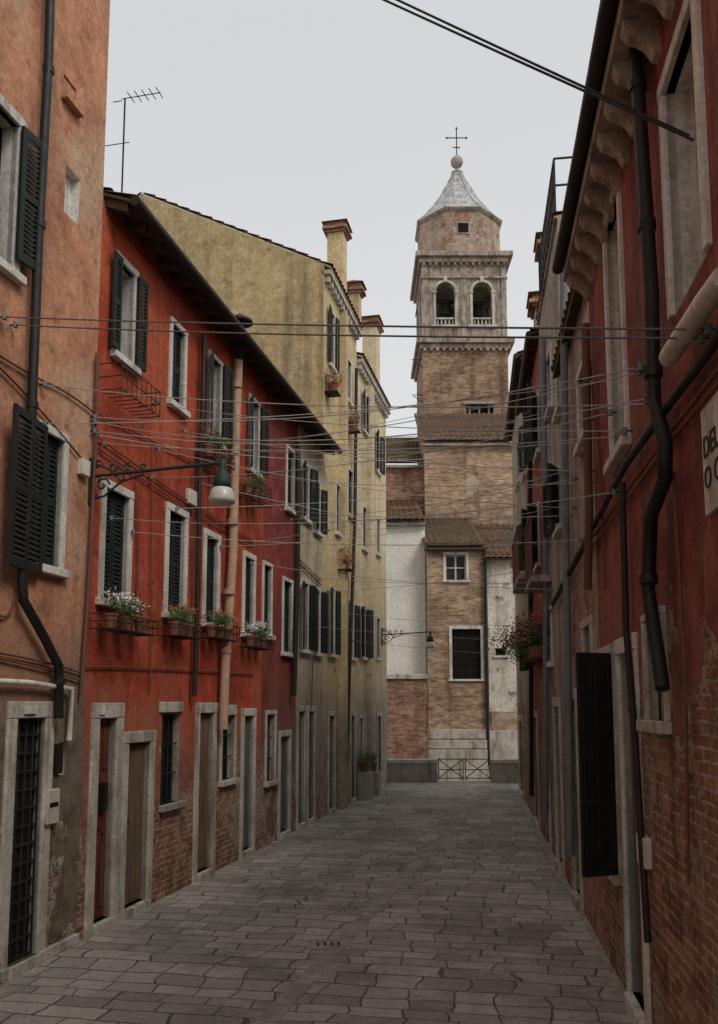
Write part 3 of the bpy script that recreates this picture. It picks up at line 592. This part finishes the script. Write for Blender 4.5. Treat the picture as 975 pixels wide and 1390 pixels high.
for (u,v,m_,fr) in ((452,520,'dry',L),(480,572,'dry',L),(470,760,'dry',L),(494,1035,'leaf',L),(506,1035,'leaf',L)):
    c=fr.pt(u,v,.15); e=empty('potted_plant',c); q=Part('pot',e,'pot'); q.lathe(c-Vector((0,0,.24)),[(.08,0),(.12,.2),(.135,.2),(.135,.24)]); q.done()
    s_=fr.at(u,v,.15)[0]
    if v>1000:
        q=Part('plinth',e,'stoned'); q.box(fr,s_-.2,s_+.2,0,c.z-.24,.02,.35); q.done()
    else:
        q=Part('bracket_shelf',e,'iron'); q.box(fr,s_-.2,s_+.2,c.z-.26,c.z-.24,0,.3); q.done()
    foliage('leaves',e,m_,c+Vector((0,0,.08)),.20,.3,.22,520,.04)
c=R.pt(718,870,.24); e=empty('balcony_flowers',c); q=Part('planter_box',e,'pot'); s_=R.at(718,870,.24)[0]; q.box(R,s_-1.1,s_+1.1,c.z-.34,c.z-.16,.02,.28); q.done()
foliage('leaves',e,'leaf',c,.30,1.25,.36,2600,.05); foliage('flowers',e,'petp',c+Vector((-.05,0,.12)),.32,1.2,.30,650,.045)
# ================================================================ lamps
def lamp(name,fr,u,v,length,sc=1.0):
    s_,z=fr.at(u,v); e=empty(name,fr.P(s_,z,0)); P=lambda o,dz: fr.P(s_,z+dz*sc,o*length)
    tube('arm',[[P(0,0),P(1.0,.06)]],.018,'lampg',e)
    def scroll(c,r,a0,turns,sg=1):
        return [P(c[0]+r*(1-i/40)*math.cos(a0+sg*i*turns*2*math.pi/40)/length,c[1]+r*(1-i/40)*math.sin(a0+sg*i*turns*2*math.pi/40)) for i in range(36)]
    tube('scrolls',[[P(0,-.26),P(.12,-.22),P(.24,-.08),P(.42,-.01)],scroll((.10,-.10),.085,0,1.3),scroll((.24,-.04),.06,3,1.2,-1),scroll((.05,-.2),.05,1.5,1.2),
        scroll((.17,.085),.06,4.5,1.1),scroll((.30,.09),.05,4.5,1.1,-1),scroll((.42,.08),.04,4.5,1.1,-1),[P(0,.16),P(.1,.1),P(.2,.02)],scroll((.06,.12),.06,0,1.2)],.012,'lampg',e)
    p=Part('wall_plate',e,'lampg'); p.box(fr,s_-.03,s_+.03,z-.3*sc,z+.2*sc,0,.03); p.done()
    c=P(1.0,.06); p=Part('lamp_cap',e,'lampg',smooth=True)
    k=sc; p.lathe(c,[(.02*k,.03*k),(.035*k,-.02*k),(.03*k,-.08*k),(.07*k,-.12*k),(.085*k,-.2*k),(.10*k,-.27*k),(.04*k,-.27*k)],16); p.done()
    p=Part('lamp_shade',e,'lampglass',smooth=True); p.lathe(c,[(.09*k,-.255*k),(.12*k,-.31*k),(.14*k,-.39*k),(.135*k,-.42*k),(.06*k,-.44*k)],18); p.done()
lamp('street_lamp',L,122,647,1.5)
lamp('street_lamp',L,518,862,1.45,1.1)
# ================================================================ wires
def sag(p,q,s=.12,n=14):
    return [p.lerp(q,i/n)-Vector((0,0,s*4*(i/n)*(1-i/n))) for i in range(n+1)]
W=[((5,430),(965,447),.02),((20,441),(955,459),.03),((128,566),(872,498),.18),((60,522),(885,548),.1),((205,648),(830,560),.15),((140,602),(842,592),.1),
((210,548),(850,585),.1),((250,585),(800,640),.1),((330,612),(790,600),.08),((350,645),(800,655),.1),((395,705),(780,650),.08),((150,703),(836,668),.15),((180,722),(790,733),.1),
((405,782),(738,790),.08),((300,742),(752,690),.1),((445,803),(730,772),.06),((470,832),(722,850),.06),((380,692),(772,700),.08),((340,764),(748,800),.08),
((128,585),(800,570),.2),((215,610),(778,690),.12),((345,735),(765,640),.1),((270,655),(742,740),.1),((425,850),(725,870),.05),((400,620),(740,560),.08),
((128,572),(884,540),.25),((60,575),(806,520),.1),((445,720),(735,700),.05),((480,870),(718,890),.04),((130,590),(740,600),.3),((300,600),(870,505),.12),((240,690),(735,650),.1),((360,600),(740,520),.1)]
tube('clothes_lines',[sag(L.pt(*a,.05),R.pt(*b,.05),s) for a,b,s in W[2:]],.0045,'wirel',None,res=1)
tube('overhead_cable',[sag(L.pt(*a,.05),R.pt(*b,.05),s) for a,b,s in W[:2]],.006,'wire',None,res=1)
tube('overhead_cable',[sag(L.pt(2,-247,.05),R.pt(942,190,.1),.03),sag(L.pt(2,-262,.05),R.pt(936,184,.1),.03)],.007,'black',None,res=1)
ins=empty('cable_insulators',R.pt(760,520,.1)); p=Part('bobbins',ins,'bpipe'); hk=Part('hooks',ins,'iron')
for (a,b,s) in W:
    for fr,q in ((L,a),(R,b)):
        s_,z=fr.at(*q,.05); hk.cyl(fr.P(s_,z,0),fr.P(s_,z,.09),.008,n=5); p.cyl(fr.P(s_,z-.025,.06),fr.P(s_,z+.025,.06),.022,n=8)
p.done(); hk.done()
# antenna
e=empty('television_antenna',L.pt(165,250,-2)); s_,z=L.at(166,245,-1.5); zt=L.at(166,128,-1.5)[1]
T=lambda ds,dz,do=0: L.P(s_+ds,dz,-1.5+do)
tube('mast',[[T(0,zB),T(0,zt)]],.014,'iron',e)
tube('elements',[[T(0,zt,-.05),T(0,zt,.6)],[T(0,zt-.03,-.05),T(0,zt-.03,-.2)]]+[[T(-.12,zt,.1+i*.12),T(.12,zt,.1+i*.12)] for i in range(5)]+[[T(0,zt-.75,-.35),T(0,zt-.75,.1)]],.007,'iron',e)
# ================================================================ BELL TOWER
T0=YF(42.0); Tp=empty('bell_tower',(5,42,0))
def ex(u,v,f=T0): a,z=f.at(u,v); return a,z
xl=ex(574,500)[0]; xr=ex(690,500)[0]; xc=(xl+xr)/2; hw=(xr-xl)/2; yc=42+hw
def zt_(v): return T0.at(631,v)[1]
sh=Part('shaft',Tp,'tb'); z1=zt_(474)
winop=T0.rect(633,670,549,570)
Z=[-1,winop[2],winop[3],z1]; Sx=[xl,winop[0],winop[1],xr]
for i in range(3):
    for j in range(3):
        if i==1 and j==1: continue
        sh.quad(T0.P(Sx[i],Z[j]),T0.P(Sx[i+1],Z[j]),T0.P(Sx[i+1],Z[j+1]),T0.P(Sx[i],Z[j+1]))
D_=-2*hw
for x in (xl,xr): sh.quad(T0.P(x,-1,0),T0.P(x,z1,0),T0.P(x,z1,D_),T0.P(x,-1,D_))
sh.quad(T0.P(xl,-1,D_),T0.P(xr,-1,D_),T0.P(xr,z1,D_),T0.P(xl,z1,D_)); sh.done()
p=Part('shaft_window',Tp,'dark'); p.quad(*[T0.P(a,z,-.3) for a,z in ((winop[0],winop[2]),(winop[1],winop[2]),(winop[1],winop[3]),(winop[0],winop[3]))]); p.done()
p=Part('shaft_window_frame',Tp,'stoned',.02); p.box(T0,winop[0]-.2,winop[1]+.1,winop[3],winop[3]+.14,-.1,.12)
p.box(T0,winop[0]-.2,winop[1]+.1,winop[2]-.1,winop[2],-.1,.1)
m=(winop[0]+winop[1])/2
for x in (winop[0]+.2,m,winop[1]-.2): p.box(T0,x-.04,x+.04,winop[2],winop[3],-.28,-.1)
p.done()
def ringbox(part,z0,z1,e,f=T0):
    part.box(T0,xl-e,xr+e,z0,z1,-2*hw-e,e)
cr=Part('cornices',Tp,'belf',.03)
ringbox(cr,zt_(474)+.002,zt_(468),.14); ringbox(cr,zt_(467.9),zt_(461),.32)
ringbox(cr,zt_(357),zt_(351),.15); ringbox(cr,zt_(350.9),zt_(344),.33); ringbox(cr,zt_(378),zt_(375),.06)
k=14
for i in range(k):
    x=xl-.05+(2*hw+.1)*(i+.3)/k; cr.box(T0,x,x+.15,zt_(475)-.12,zt_(474),-.1,.2); cr.box(T0,x,x+.12,zt_(361),zt_(357.2),-.1,.12)
cr.done()
bf=Part('belfry_walls',Tp,'belf'); zb0,zb1=zt_(461)-.002,zt_(357)+.001
a1,_=ex(605,410); a2,_=ex(655,410); ahw=(ex(618,410)[0]-ex(592,410)[0])/2; zs=zt_(395); zb=zt_(441)
Fs=[(Frame((0,42.06),(1,0),(0,-1)),xl,xr,[(a1,ahw,zs,zb),(a2,ahw,zs,zb)]),
    (Frame((0,42-.06+2*hw),(1,0),(0,1)),xl,xr,[(a1,ahw,zs,zb),(a2,ahw,zs,zb)]),
    (Frame((xl,42),(0,1),(-1,0)),0.06,2*hw-.06,[(a1-xl,ahw,zs,zb),(a2-xl,ahw,zs,zb)]),
    (Frame((xr,42),(0,1),(1,0)),0.06,2*hw-.06,[(a1-xl,ahw,zs,zb),(a2-xl,ahw,zs,zb)])]
for f,s0,s1,ar in Fs: arch_wall(bf,f,s0,s1,zb0,zb1,ar,.45)
bf.quad(T0.P(xl+.2,zb0+.3,-.2),T0.P(xr-.2,zb0+.3,-.2),T0.P(xr-.2,zb0+.3,-2*hw+.2),T0.P(xl+.2,zb0+.3,-2*hw+.2))
bf.quad(T0.P(xl+.2,zb1-.3,-.2),T0.P(xr-.2,zb1-.3,-.2),T0.P(xr-.2,zb1-.3,-2*hw+.2),T0.P(xl+.2,zb1-.3,-2*hw+.2)); bf.done()
tr=Part('arch_surrounds',Tp,'stone',.01)
for ac in (a1,a2):
    f=Fs[0][0]; N=12
    for i in range(N):
        t0=math.pi*i/N; t1=math.pi*(i+1)/N; r0,r1=ahw,ahw+.14
        pts=[(ac+r*math.cos(t),zs+r*math.sin(t)) for r,t in ((r0,t0),(r1,t0),(r1,t1),(r0,t1))]
        tr.add([f.P(a,z,0.0) for a,z in pts]+[f.P(a,z,.07) for a,z in pts],[(0,1,2,3),(4,5,6,7),(0,1,5,4),(1,2,6,5),(2,3,7,6),(3,0,4,7)])
    for sg in (-1,1):
        x=ac+sg*(ahw+.07); tr.box(f,x-.07,x+.07,zb,zs-.1,-.02,.06); tr.box(f,x-.11,x+.11,zs-.1,zs,-.02,.1)
    tr.box(f,ac-ahw-.25,ac+ahw+.25,zb-.12,zb,-.02,.14)
    tr.box(f,ac-.09,ac+.09,zs+ahw-.02,zs+ahw+.28,-.02,.13)
    for i in range(5):
        x=ac-ahw+(2*ahw)*(i+.5)/5; tr.lathe(f.P(x,zb,-.15),[(.05,0),(.03,.08),(.06,.2),(.03,.33),(.05,.38)],8)
    tr.box(f,ac-ahw,ac+ahw,zb+.38,zb+.47,-.24,-.06)
tr.done()
pl=Part('pilasters',Tp,'belf',.01)
for x in (xl+.14,xr-.14,(a1+a2)/2): pl.box(Fs[0][0],x-.14,x+.14,zb0+.15,zb1-.3,-.01,.055)
pl.done()
bl=Part('bells',Tp,'bronze',smooth=True)
for ac,dy in ((a1+.1,1.2),(a2,1.4),(xc,2.4),(a1-.1,2.8),(a2+.1,2.9)):
    bl.lathe((ac,42+dy,zs-.85),[(.5,0),(.46,.08),(.38,.3),(.32,.6),(.24,.72),(.05,.8)],16); bl.cyl((ac-.7,42+dy,zs+.0),(ac+.7,42+dy,zs+.0),.12)
bl.done()
# octagonal drum and cap
rot=math.pi/8; R8=lambda hwid: hwid/math.cos(math.pi/8)
dh=(ex(683,300)[0]-ex(574,300)[0])/2; cx=(ex(683,300)[0]+ex(574,300)[0])/2
dr=Part('octagonal_drum',Tp,'drum'); zd0=zt_(346); zd1=zt_(290)+.35
dhh=dh*1.02; dr.lathe((cx,yc,0),[(R8(dhh),zd0),(R8(dhh),zd1)],8,rot); dr.done()
f=YF(yc-dhh); wr=f.rect(622,636,303,316)
p=Part('drum_window',Tp,'dark'); p.box(f,wr[0],wr[1],wr[2],wr[3],-.2,.004); p.done()
p=Part('drum_window_frame',Tp,'belf')
for q in ((wr[0]-.07,wr[0],wr[2],wr[3]),(wr[1],wr[1]+.07,wr[2],wr[3]),(wr[0]-.07,wr[1]+.07,wr[3],wr[3]+.07),(wr[0]-.07,wr[1]+.07,wr[2]-.07,wr[2])): p.box(f,*q,-.05,.04)
p.done()
p=Part('drum_cornice',Tp,'belf'); p.lathe((cx,yc,0),[(R8(dhh+.02),zd1-.2),(R8(dhh+.12),zd1-.1),(R8(dhh+.16),zd1-.02),(R8(dhh+.16),zd1)],8,rot); p.done()
TC=YF(yc); zz=lambda v: TC.at(631,v)[1]
capr=[(dhh+.14,zd1+.003),(dhh*.86,zd1+.45),(dhh*.66,zd1+1.05),(dhh*.48,zd1+1.65),(dhh*.33,zz(258)-.05),(dhh*.20,zz(247)),(dhh*.12,zz(236))]
p=Part('lead_cupola',Tp,'lead'); p.lathe((cx,yc,0),[(R8(a),b) for a,b in capr]+[(R8(dhh*.15),zz(235)),(.06,zz(231))],8,rot); p.done()
p=Part('cupola_ribs',Tp,'lead')
for i in range(8):
    a_=rot+i*math.pi/4
    for (r0,z0_),(r1,z1_) in zip(capr,capr[1:]): p.cyl((cx+R8(r0)*math.cos(a_),yc+R8(r0)*math.sin(a_),z0_),(cx+R8(r1)*math.cos(a_),yc+R8(r1)*math.sin(a_),z1_),.045,n=6)
p.done()
zball=zz(220); zc2=zz(174)
p=Part('ball_finial',Tp,'stoned',smooth=True); rb=.35; p.lathe((cx,yc,zball),[(max(.02,rb*math.cos(t)),rb*math.sin(t)) for t in [(-math.pi/2+math.pi*i/10) for i in range(11)]],16); p.done()
tube('cross',[[(cx,yc,zball),(cx,yc,zc2)],[(cx-.55,yc,zz(187)),(cx+.55,yc,zz(187))],[(cx-.2,yc,zz(200)),(cx+.2,yc,zz(200))]],.03,'iron',Tp)
cb=Part('cross_knobs',Tp,'iron',smooth=True)
for q in ((cx-.55,zz(187)),(cx+.55,zz(187)),(cx,zc2)): cb.lathe((q[0],yc,q[1]-.07),[(.01,0),(.06,.05),(.06,.09),(.01,.14)],8)
cb.done()
tube('iron_brackets',[[T0.P(xl,zt_(v),0),T0.P(xl-.55,zt_(v),.0),T0.P(xl,zt_(v)-.4,0)] for v in (488,536)],.03,'iron',Tp)
# ================================================================ far bank
Y1=YF(38.0); Y2=YF(33.6)
def block(name,fr,u0,u1,vt,mat,depth,zbot=-1.2,vm=800):
    a=fr.at(u0,vm)[0]; b=fr.at(u1,vm)[0]; z=fr.at((u0+u1)/2,vt)[1]; return House(name,fr,a,b,z,mat,depth=depth,z0=zbot)
ch=block('church_nave',Y1,578,800,600,'tb2',3.95)
p=ch.part('nave_roof_tiles','roofd'); ze=ch.z1; zr=T0.at(640,562)[1]
tiles(p,Y1.P(ch.s0-.2,ze-.05,.3),Y1.P(ch.s1,ze-.05,.3),Y1.P(ch.s1,zr,-3.98),Y1.P(ch.s0-.2,zr,-3.98),pitch=.24,course=.35,amp=.06)
ch.part('eave_boards','stoned').box(Y1,ch.s0-.15,ch.s1,ze-.22,ze-.1,-.05,.22)
w=ch.part('gable_wall','tb2'); w.quad(Y1.P(ch.s0,ze-.01,0),Y1.P(ch.s0,ze-.01,-3.9),Y1.P(ch.s0,zr-.05,-3.9))
ch.finish()
lb=block('brick_canal_house',Y2,580,657,742,'tb2',4.35)
lb.win(605,633,753,788,shut='none',fmat='stonew',frame=.1,sill=True)
lb.win(614,653,854,922,shut='none',fmat='stonew',frame=.12,inner='dark',bars=True)
p=lb.part('roof_tiles','roofd'); zr=Y1.at(635,703)[1]
tiles(p,Y2.P(lb.s0-.15,lb.z1,.35),Y2.P(lb.s1+.05,lb.z1,.35),Y2.P(lb.s1+.05,zr,-4.38),Y2.P(lb.s0-.15,zr,-4.38),pitch=.24,amp=.06)
lb.part('eave_boards','beam').box(Y2,lb.s0-.1,lb.s1,lb.z1-.17,lb.z1-.06,-.05,.28)
w=lb.part('gable_wall','tb2'); w.quad(Y2.P(lb.s0,lb.z1-.01,0),Y2.P(lb.s0,lb.z1-.01,-4.3),Y2.P(lb.s0,zr-.05,-4.3)); w.quad(Y2.P(lb.s1,lb.z1-.01,0),Y2.P(lb.s1,lb.z1-.01,-4.3),Y2.P(lb.s1,zr-.05,-4.3))
b_=lb.part('stone_base','stone',.02)
for i,(v0,v1,o) in enumerate(((990,1003,.12),(1004,1016,.18),(1017,1060,.26))):
    _,za=Y2.at(600,v1); _,zb_=Y2.at(600,v0); b_.box(Y2,lb.s0-.05,lb.s1,za,zb_-.004,-.1,o)
tube('drainpipe',[[Y2.P(lb.s1+.05,lb.z1-.1,.12),Y2.P(lb.s1+.05,0,.12)]],.07,'gutter',lb.e); lb.finish()
wb=block('white_canal_house',Y2,658,800,760,'white2',4.35); wb.s0=lb.s1+.01
wb.win(673,687,880,890,shut='none',frame=.05,inner='dark')
p=wb.part('roof_tiles','roofd'); tiles(p,Y2.P(wb.s0,wb.z1,.35),Y2.P(wb.s1,wb.z1,.35),Y2.P(wb.s1,zr-.3,-4.38),Y2.P(wb.s0,zr-.3,-4.38),pitch=.24,amp=.06)
w=wb.part('gable_wall','white2'); w.quad(Y2.P(wb.s0,wb.z1-.01,0),Y2.P(wb.s0,wb.z1-.01,-4.3),Y2.P(wb.s0,zr-.4,-4.3))
b_=wb.part('brick_plinth','tb2'); _,za=Y2.at(680,966); b_.box(Y2,wb.s0+.2,wb.s1,-1,za,-.1,.05)
b_=wb.part('stone_base','stone',.02); _,za=Y2.at(680,992); b_.box(Y2,wb.s0,wb.s1,-1,za,-.1,.16); wb.finish()
Y3=YF(34.2); wh=block('white_house',Y3,250,579,709,'white',4.5); wh.s1=lb.s0-.02
p=wh.part('roof_tiles','roof'); Y4=YF(38.8); zr2=Y4.at(550,679)[1]
tiles(p,Y3.P(wh.s0,wh.z1,.35),Y3.P(wh.s1,wh.z1,.35),Y3.P(wh.s1,zr2,-4.55),Y3.P(wh.s0,zr2,-4.55),pitch=.24,amp=.06)
wh.part('eave_boards','stoned').box(Y3,wh.s0,wh.s1,wh.z1-.15,wh.z1-.05,-.05,.25)
wh.finish()
bb=block('brick_chapel',Y4,250,577,631,'rb',4); bb.s1=ch.s0-.02
p=bb.part('roof_tiles','roofd'); Y5=YF(42); zr3=Y5.at(560,592)[1]
tiles(p,Y4.P(bb.s0,bb.z1,.3),Y4.P(bb.s1+.1,bb.z1,.3),Y4.P(bb.s1+.1,zr3,-3.4),Y4.P(bb.s0+4,zr3,-3.4),pitch=.24,amp=.06)
bb.part('eave_boards','stoned').box(Y4,bb.s0,bb.s1,bb.z1-.18,bb.z1-.06,-.05,.25); bb.finish()
gw=empty('canal_garden_wall',Y2.P(0,0,0)); Yw=YF(33.2); _,zw=Yw.at(550,922)
p=Part('brickwork',gw,'rb'); p.box(Yw,-10,lb.s0-.06,-1.2,zw,-.4,0); p.done(); p=Part('coping',gw,'stone',.02); p.box(Yw,-10,lb.s0-.05,zw+.002,zw+.2,-.45,.08); p.done()
# ================================================================ ground, street, canal
pr=[(-60,0),(26.9,0),(26.9,-1.6),(33.3,-1.6),(33.3,-.9),(400,-.9)]
gm=bpy.data.meshes.new('ground'); vs=[];fs=[]
for y,z in pr: vs+=[(-300,y,z-.004),(300,y,z-.004)]
for i in range(len(pr)-1): fs.append((2*i,2*i+1,2*i+3,2*i+2))
gm.from_pydata(vs,[],fs); gm.materials.append(M['stoned']); go=bpy.data.objects.new('ground',gm); link(go)
n=NT('trachyte_paving'); x=n.xyz()
th=math.atan(.18); ca,sa=math.cos(th),math.sin(th)
al_=n.math('ADD',n.math('MULTIPLY',x[0],sa),n.math('MULTIPLY',x[1],ca)); ac_=n.math('SUBTRACT',n.math('MULTIPLY',x[0],ca),n.math('MULTIPLY',x[1],sa))
n1=n.noise(.6,5,.65); n5=n.noise(5,4,.72); n3=n.noise(40,3,.7); nm=n.noise(1.3,1,.5)
RH=.25
al2=n.math('ADD',al_,n.math('MULTIPLY',n.math('SUBTRACT',nm,.5),.13))
al2=n.math('ADD',al2,n.math('MULTIPLY',n.math('SUBTRACT',n5,.5),.035))
al2=n.math('ADD',al2,n.math('MULTIPLY',n.math('SINE',n.math('MULTIPLY',al_,3.7)),.07))
row=n.math('FLOOR',n.math('DIVIDE',al2,RH)); rn=n.white(row); rn2=n.white(n.math('ADD',row,37.5))
xx=n.math('ADD',n.math('MULTIPLY',n.math('ADD',ac_,20.0),n.math('ADD',n.math('MULTIPLY',rn2,.8),.62)),n.math('MULTIPLY',rn,3.0))
xx=n.math('ADD',xx,n.math('MULTIPLY',n.math('SUBTRACT',n.noise(1.7,1,.5,n.map(loc=(7,7,0))),.5),.3))
xx=n.math('ADD',xx,n.math('MULTIPLY',n.math('SUBTRACT',n5,.5),.05))
vec=n.comb(xx,al2,0.0)
b=n.brick(vec,.46,RH,.010,(.54,.50,.44),(.25,.23,.205),(.12,.11,.095),off=0.0,smooth=.6)
c=n.mix(b[0],(.36,.32,.265),n.ramp(n5,.42,.64,0,.65)); c=n.mix(c,(.19,.17,.15),n.ramp(n1,.48,.62,0,.6)); c=n.mix(c,(.60,.56,.50),n.ramp(n.noise(2.2,5,.75,n.map(loc=(1,5,1))),.55,.67,0,.55))
n7=n.noise(9,4,.75,n.map(loc=(2,2,9))); c=n.mix(c,(.13,.12,.10),n.ramp(n7,.56,.70,0,.6))
g=n.ramp(n3,.3,.7,.68,1.22); c=n.mix(c,n.comb(g,g,g),1.0,'MULTIPLY'); c=n.mix(c,(.10,.09,.075),n.math('MULTIPLY',b[1],n.ramp(n5,.35,.6,.9,.45)))
h=n.math('ADD',n.math('MULTIPLY',b[1],-1.0),n.math('ADD',n.math('MULTIPLY',n5,1.3),n.math('MULTIPLY',n3,.2))); n.bump(h,.028,1.0)
M['pave']=n.out(c,n.ramp(n1,.35,.65,.5,.8),.35)
st=Part('stone_street',None,'pave')
st.quad(*[Vector(v) for v in ((L.P(-6,0,-.05).x,-6,.0),(R.P(-6,0,-.05).x,-6,.0),(R.P(sEndR+.5,0,-.05).x,26.8,.0),(L.P(sEnd+1,0,-.05).x,26.8,.0))]); st.done()
sd=Part('stone_gutter_strip',None,'strip',.006)
def gp(u,v): r=ray(u,v); t=-H/r.z; return Vector((r.x*t,r.y*t,0))
q0=gp(455,1290); q1=gp(655,1078)
dd=(q1-q0).normalized(); nn=Vector((dd.y,-dd.x,0)); ln=(q1-q0).length; x=-3
fg=Frame((q0.x,q0.y),dd,nn)
while x<ln-1:
    l_=random.uniform(.6,1.1); j_=random.uniform(-.012,.012); sd.box(fg,x,x+l_-.012,-.03,.004+random.uniform(0,.003),-.085+j_,.085+j_); x+=l_
sd.done()
q=gp(448,1283); dc=empty('drain_cover',q); p=Part('stone_plate',dc,'strip',.004); ff=Frame((q.x,q.y),(1,.1),(.1,-1)); p.box(ff,-.2,.2,-.02,.010,-.18,.18); p.done()
p=Part('slots',dc,'dark')
for i in range(4): p.box(ff,-.13+i*.07,-.11+i*.07,.0,.0125,-.06,.06)
p.done()
n=NT('canal_water_mat'); wv=n.noise(3,4,.6,n.map((1,2.5,1))); n.bump(wv,.03,.6); M['water']=n.out((.03,.05,.04),.08,.5)
wm=Part('canal_water',None,'water'); wm.quad(Vector((-300,26.9,-.75)),Vector((300,26.9,-.75)),Vector((300,33.4,-.75)),Vector((-300,33.4,-.75))); wm.done()
Yp=YF(26.3)
for u0,u1 in ((500,594),(668,760)):
    e=empty('canal_parapet',Yp.P(Yp.at(u0,1050)[0],0,0)); a=Yp.at(u0,1050)[0]; b=Yp.at(u1,1050)[0]; zt=Yp.at(600,1031)[1]
    p=Part('wall',e,'stoned',.015); p.box(Yp,a,b,-.05,zt-.12,-.35,0); p.done(); p=Part('coping',e,'stone',.015); p.box(Yp,a-.03,b+.03,zt-.12,zt,-.39,.04); p.done()
    zt0=zt
e=empty('iron_railing',Yp.P(Yp.at(630,1050)[0],0,0)); a=Yp.at(596,1050)[0]; b=Yp.at(666,1050)[0]; m=(a+b)/2
rl=[]
for x0,x1 in ((a,m-.03),(m+.03,b)):
    rl+=[[Yp.P(x0,.05,-.1),Yp.P(x0,zt0+.05,-.1)],[Yp.P(x1,.05,-.1),Yp.P(x1,zt0+.05,-.1)]]
    rl+=[[Yp.P(x0,z,-.1),Yp.P(x1,z,-.1)] for z in (.12,.38,zt0)]
    rl+=[[Yp.P(x0,.12,-.1),Yp.P(x1,zt0,-.1)],[Yp.P(x0,zt0,-.1),Yp.P(x1,.12,-.1)]]
tube('bars',rl,.014,'iron',e)
# ================================================================ light
el=math.radians(46); az=math.radians(138)
w=bpy.data.worlds.new("World"); scene.world=w; w.use_nodes=True; nt=w.node_tree; bg=nt.nodes['Background']
sk=nt.nodes.new('ShaderNodeTexSky'); sk.sky_type='NISHITA'; sk.sun_disc=False; sk.sun_elevation=el; sk.sun_rotation=az
sk.air_density=1.0; sk.dust_density=3.0; sk.ozone_density=1.0
hs=nt.nodes.new('ShaderNodeHueSaturation'); hs.inputs['Saturation'].default_value=.5
tcw=nt.nodes.new('ShaderNodeTexCoord'); sx=nt.nodes.new('ShaderNodeSeparateXYZ'); nt.links.new(tcw.outputs['Generated'],sx.inputs[0])
mr=nt.nodes.new('ShaderNodeMapRange'); nt.links.new(sx.outputs[2],mr.inputs[0]); mr.inputs[1].default_value=0; mr.inputs[2].default_value=.75
ns=nt.nodes.new('ShaderNodeTexNoise'); ns.inputs['Scale'].default_value=2.2; ns.inputs['Detail'].default_value=3; nt.links.new(tcw.outputs['Generated'],ns.inputs['Vector'])
ad=nt.nodes.new('ShaderNodeMath'); ad.operation='MULTIPLY_ADD'; nt.links.new(ns.outputs['Fac'],ad.inputs[0]); ad.inputs[1].default_value=.35; nt.links.new(mr.outputs[0],ad.inputs[2])
cl=nt.nodes.new('ShaderNodeMix'); cl.data_type='RGBA'; nt.links.new(ad.outputs[0],cl.inputs[0]); cl.inputs[6].default_value=(9.0,9.05,9.0,1); cl.inputs[7].default_value=(7.0,7.15,7.3,1)
mx=nt.nodes.new('ShaderNodeMix'); mx.data_type='RGBA'; mx.inputs[0].default_value=.86
nt.links.new(sk.outputs[0],hs.inputs['Color']); nt.links.new(hs.outputs[0],mx.inputs[6]); nt.links.new(cl.outputs[2],mx.inputs[7])
nt.links.new(mx.outputs[2],bg.inputs[0]); bg.inputs[1].default_value=.105
sl_=bpy.data.lights.new('sun','SUN'); sl_.energy=1.4; sl_.angle=math.radians(22); sl_.color=(1,.92,.82)
so=bpy.data.objects.new('sun',sl_); link(so)
S=Vector((math.sin(az)*math.cos(el),math.cos(az)*math.cos(el),math.sin(el))); so.rotation_euler=S.to_track_quat('Z','Y').to_euler(); so.location=(0,0,40)
scene.view_settings.view_transform='Standard'; scene.view_settings.look='None'; scene.view_settings.exposure=0
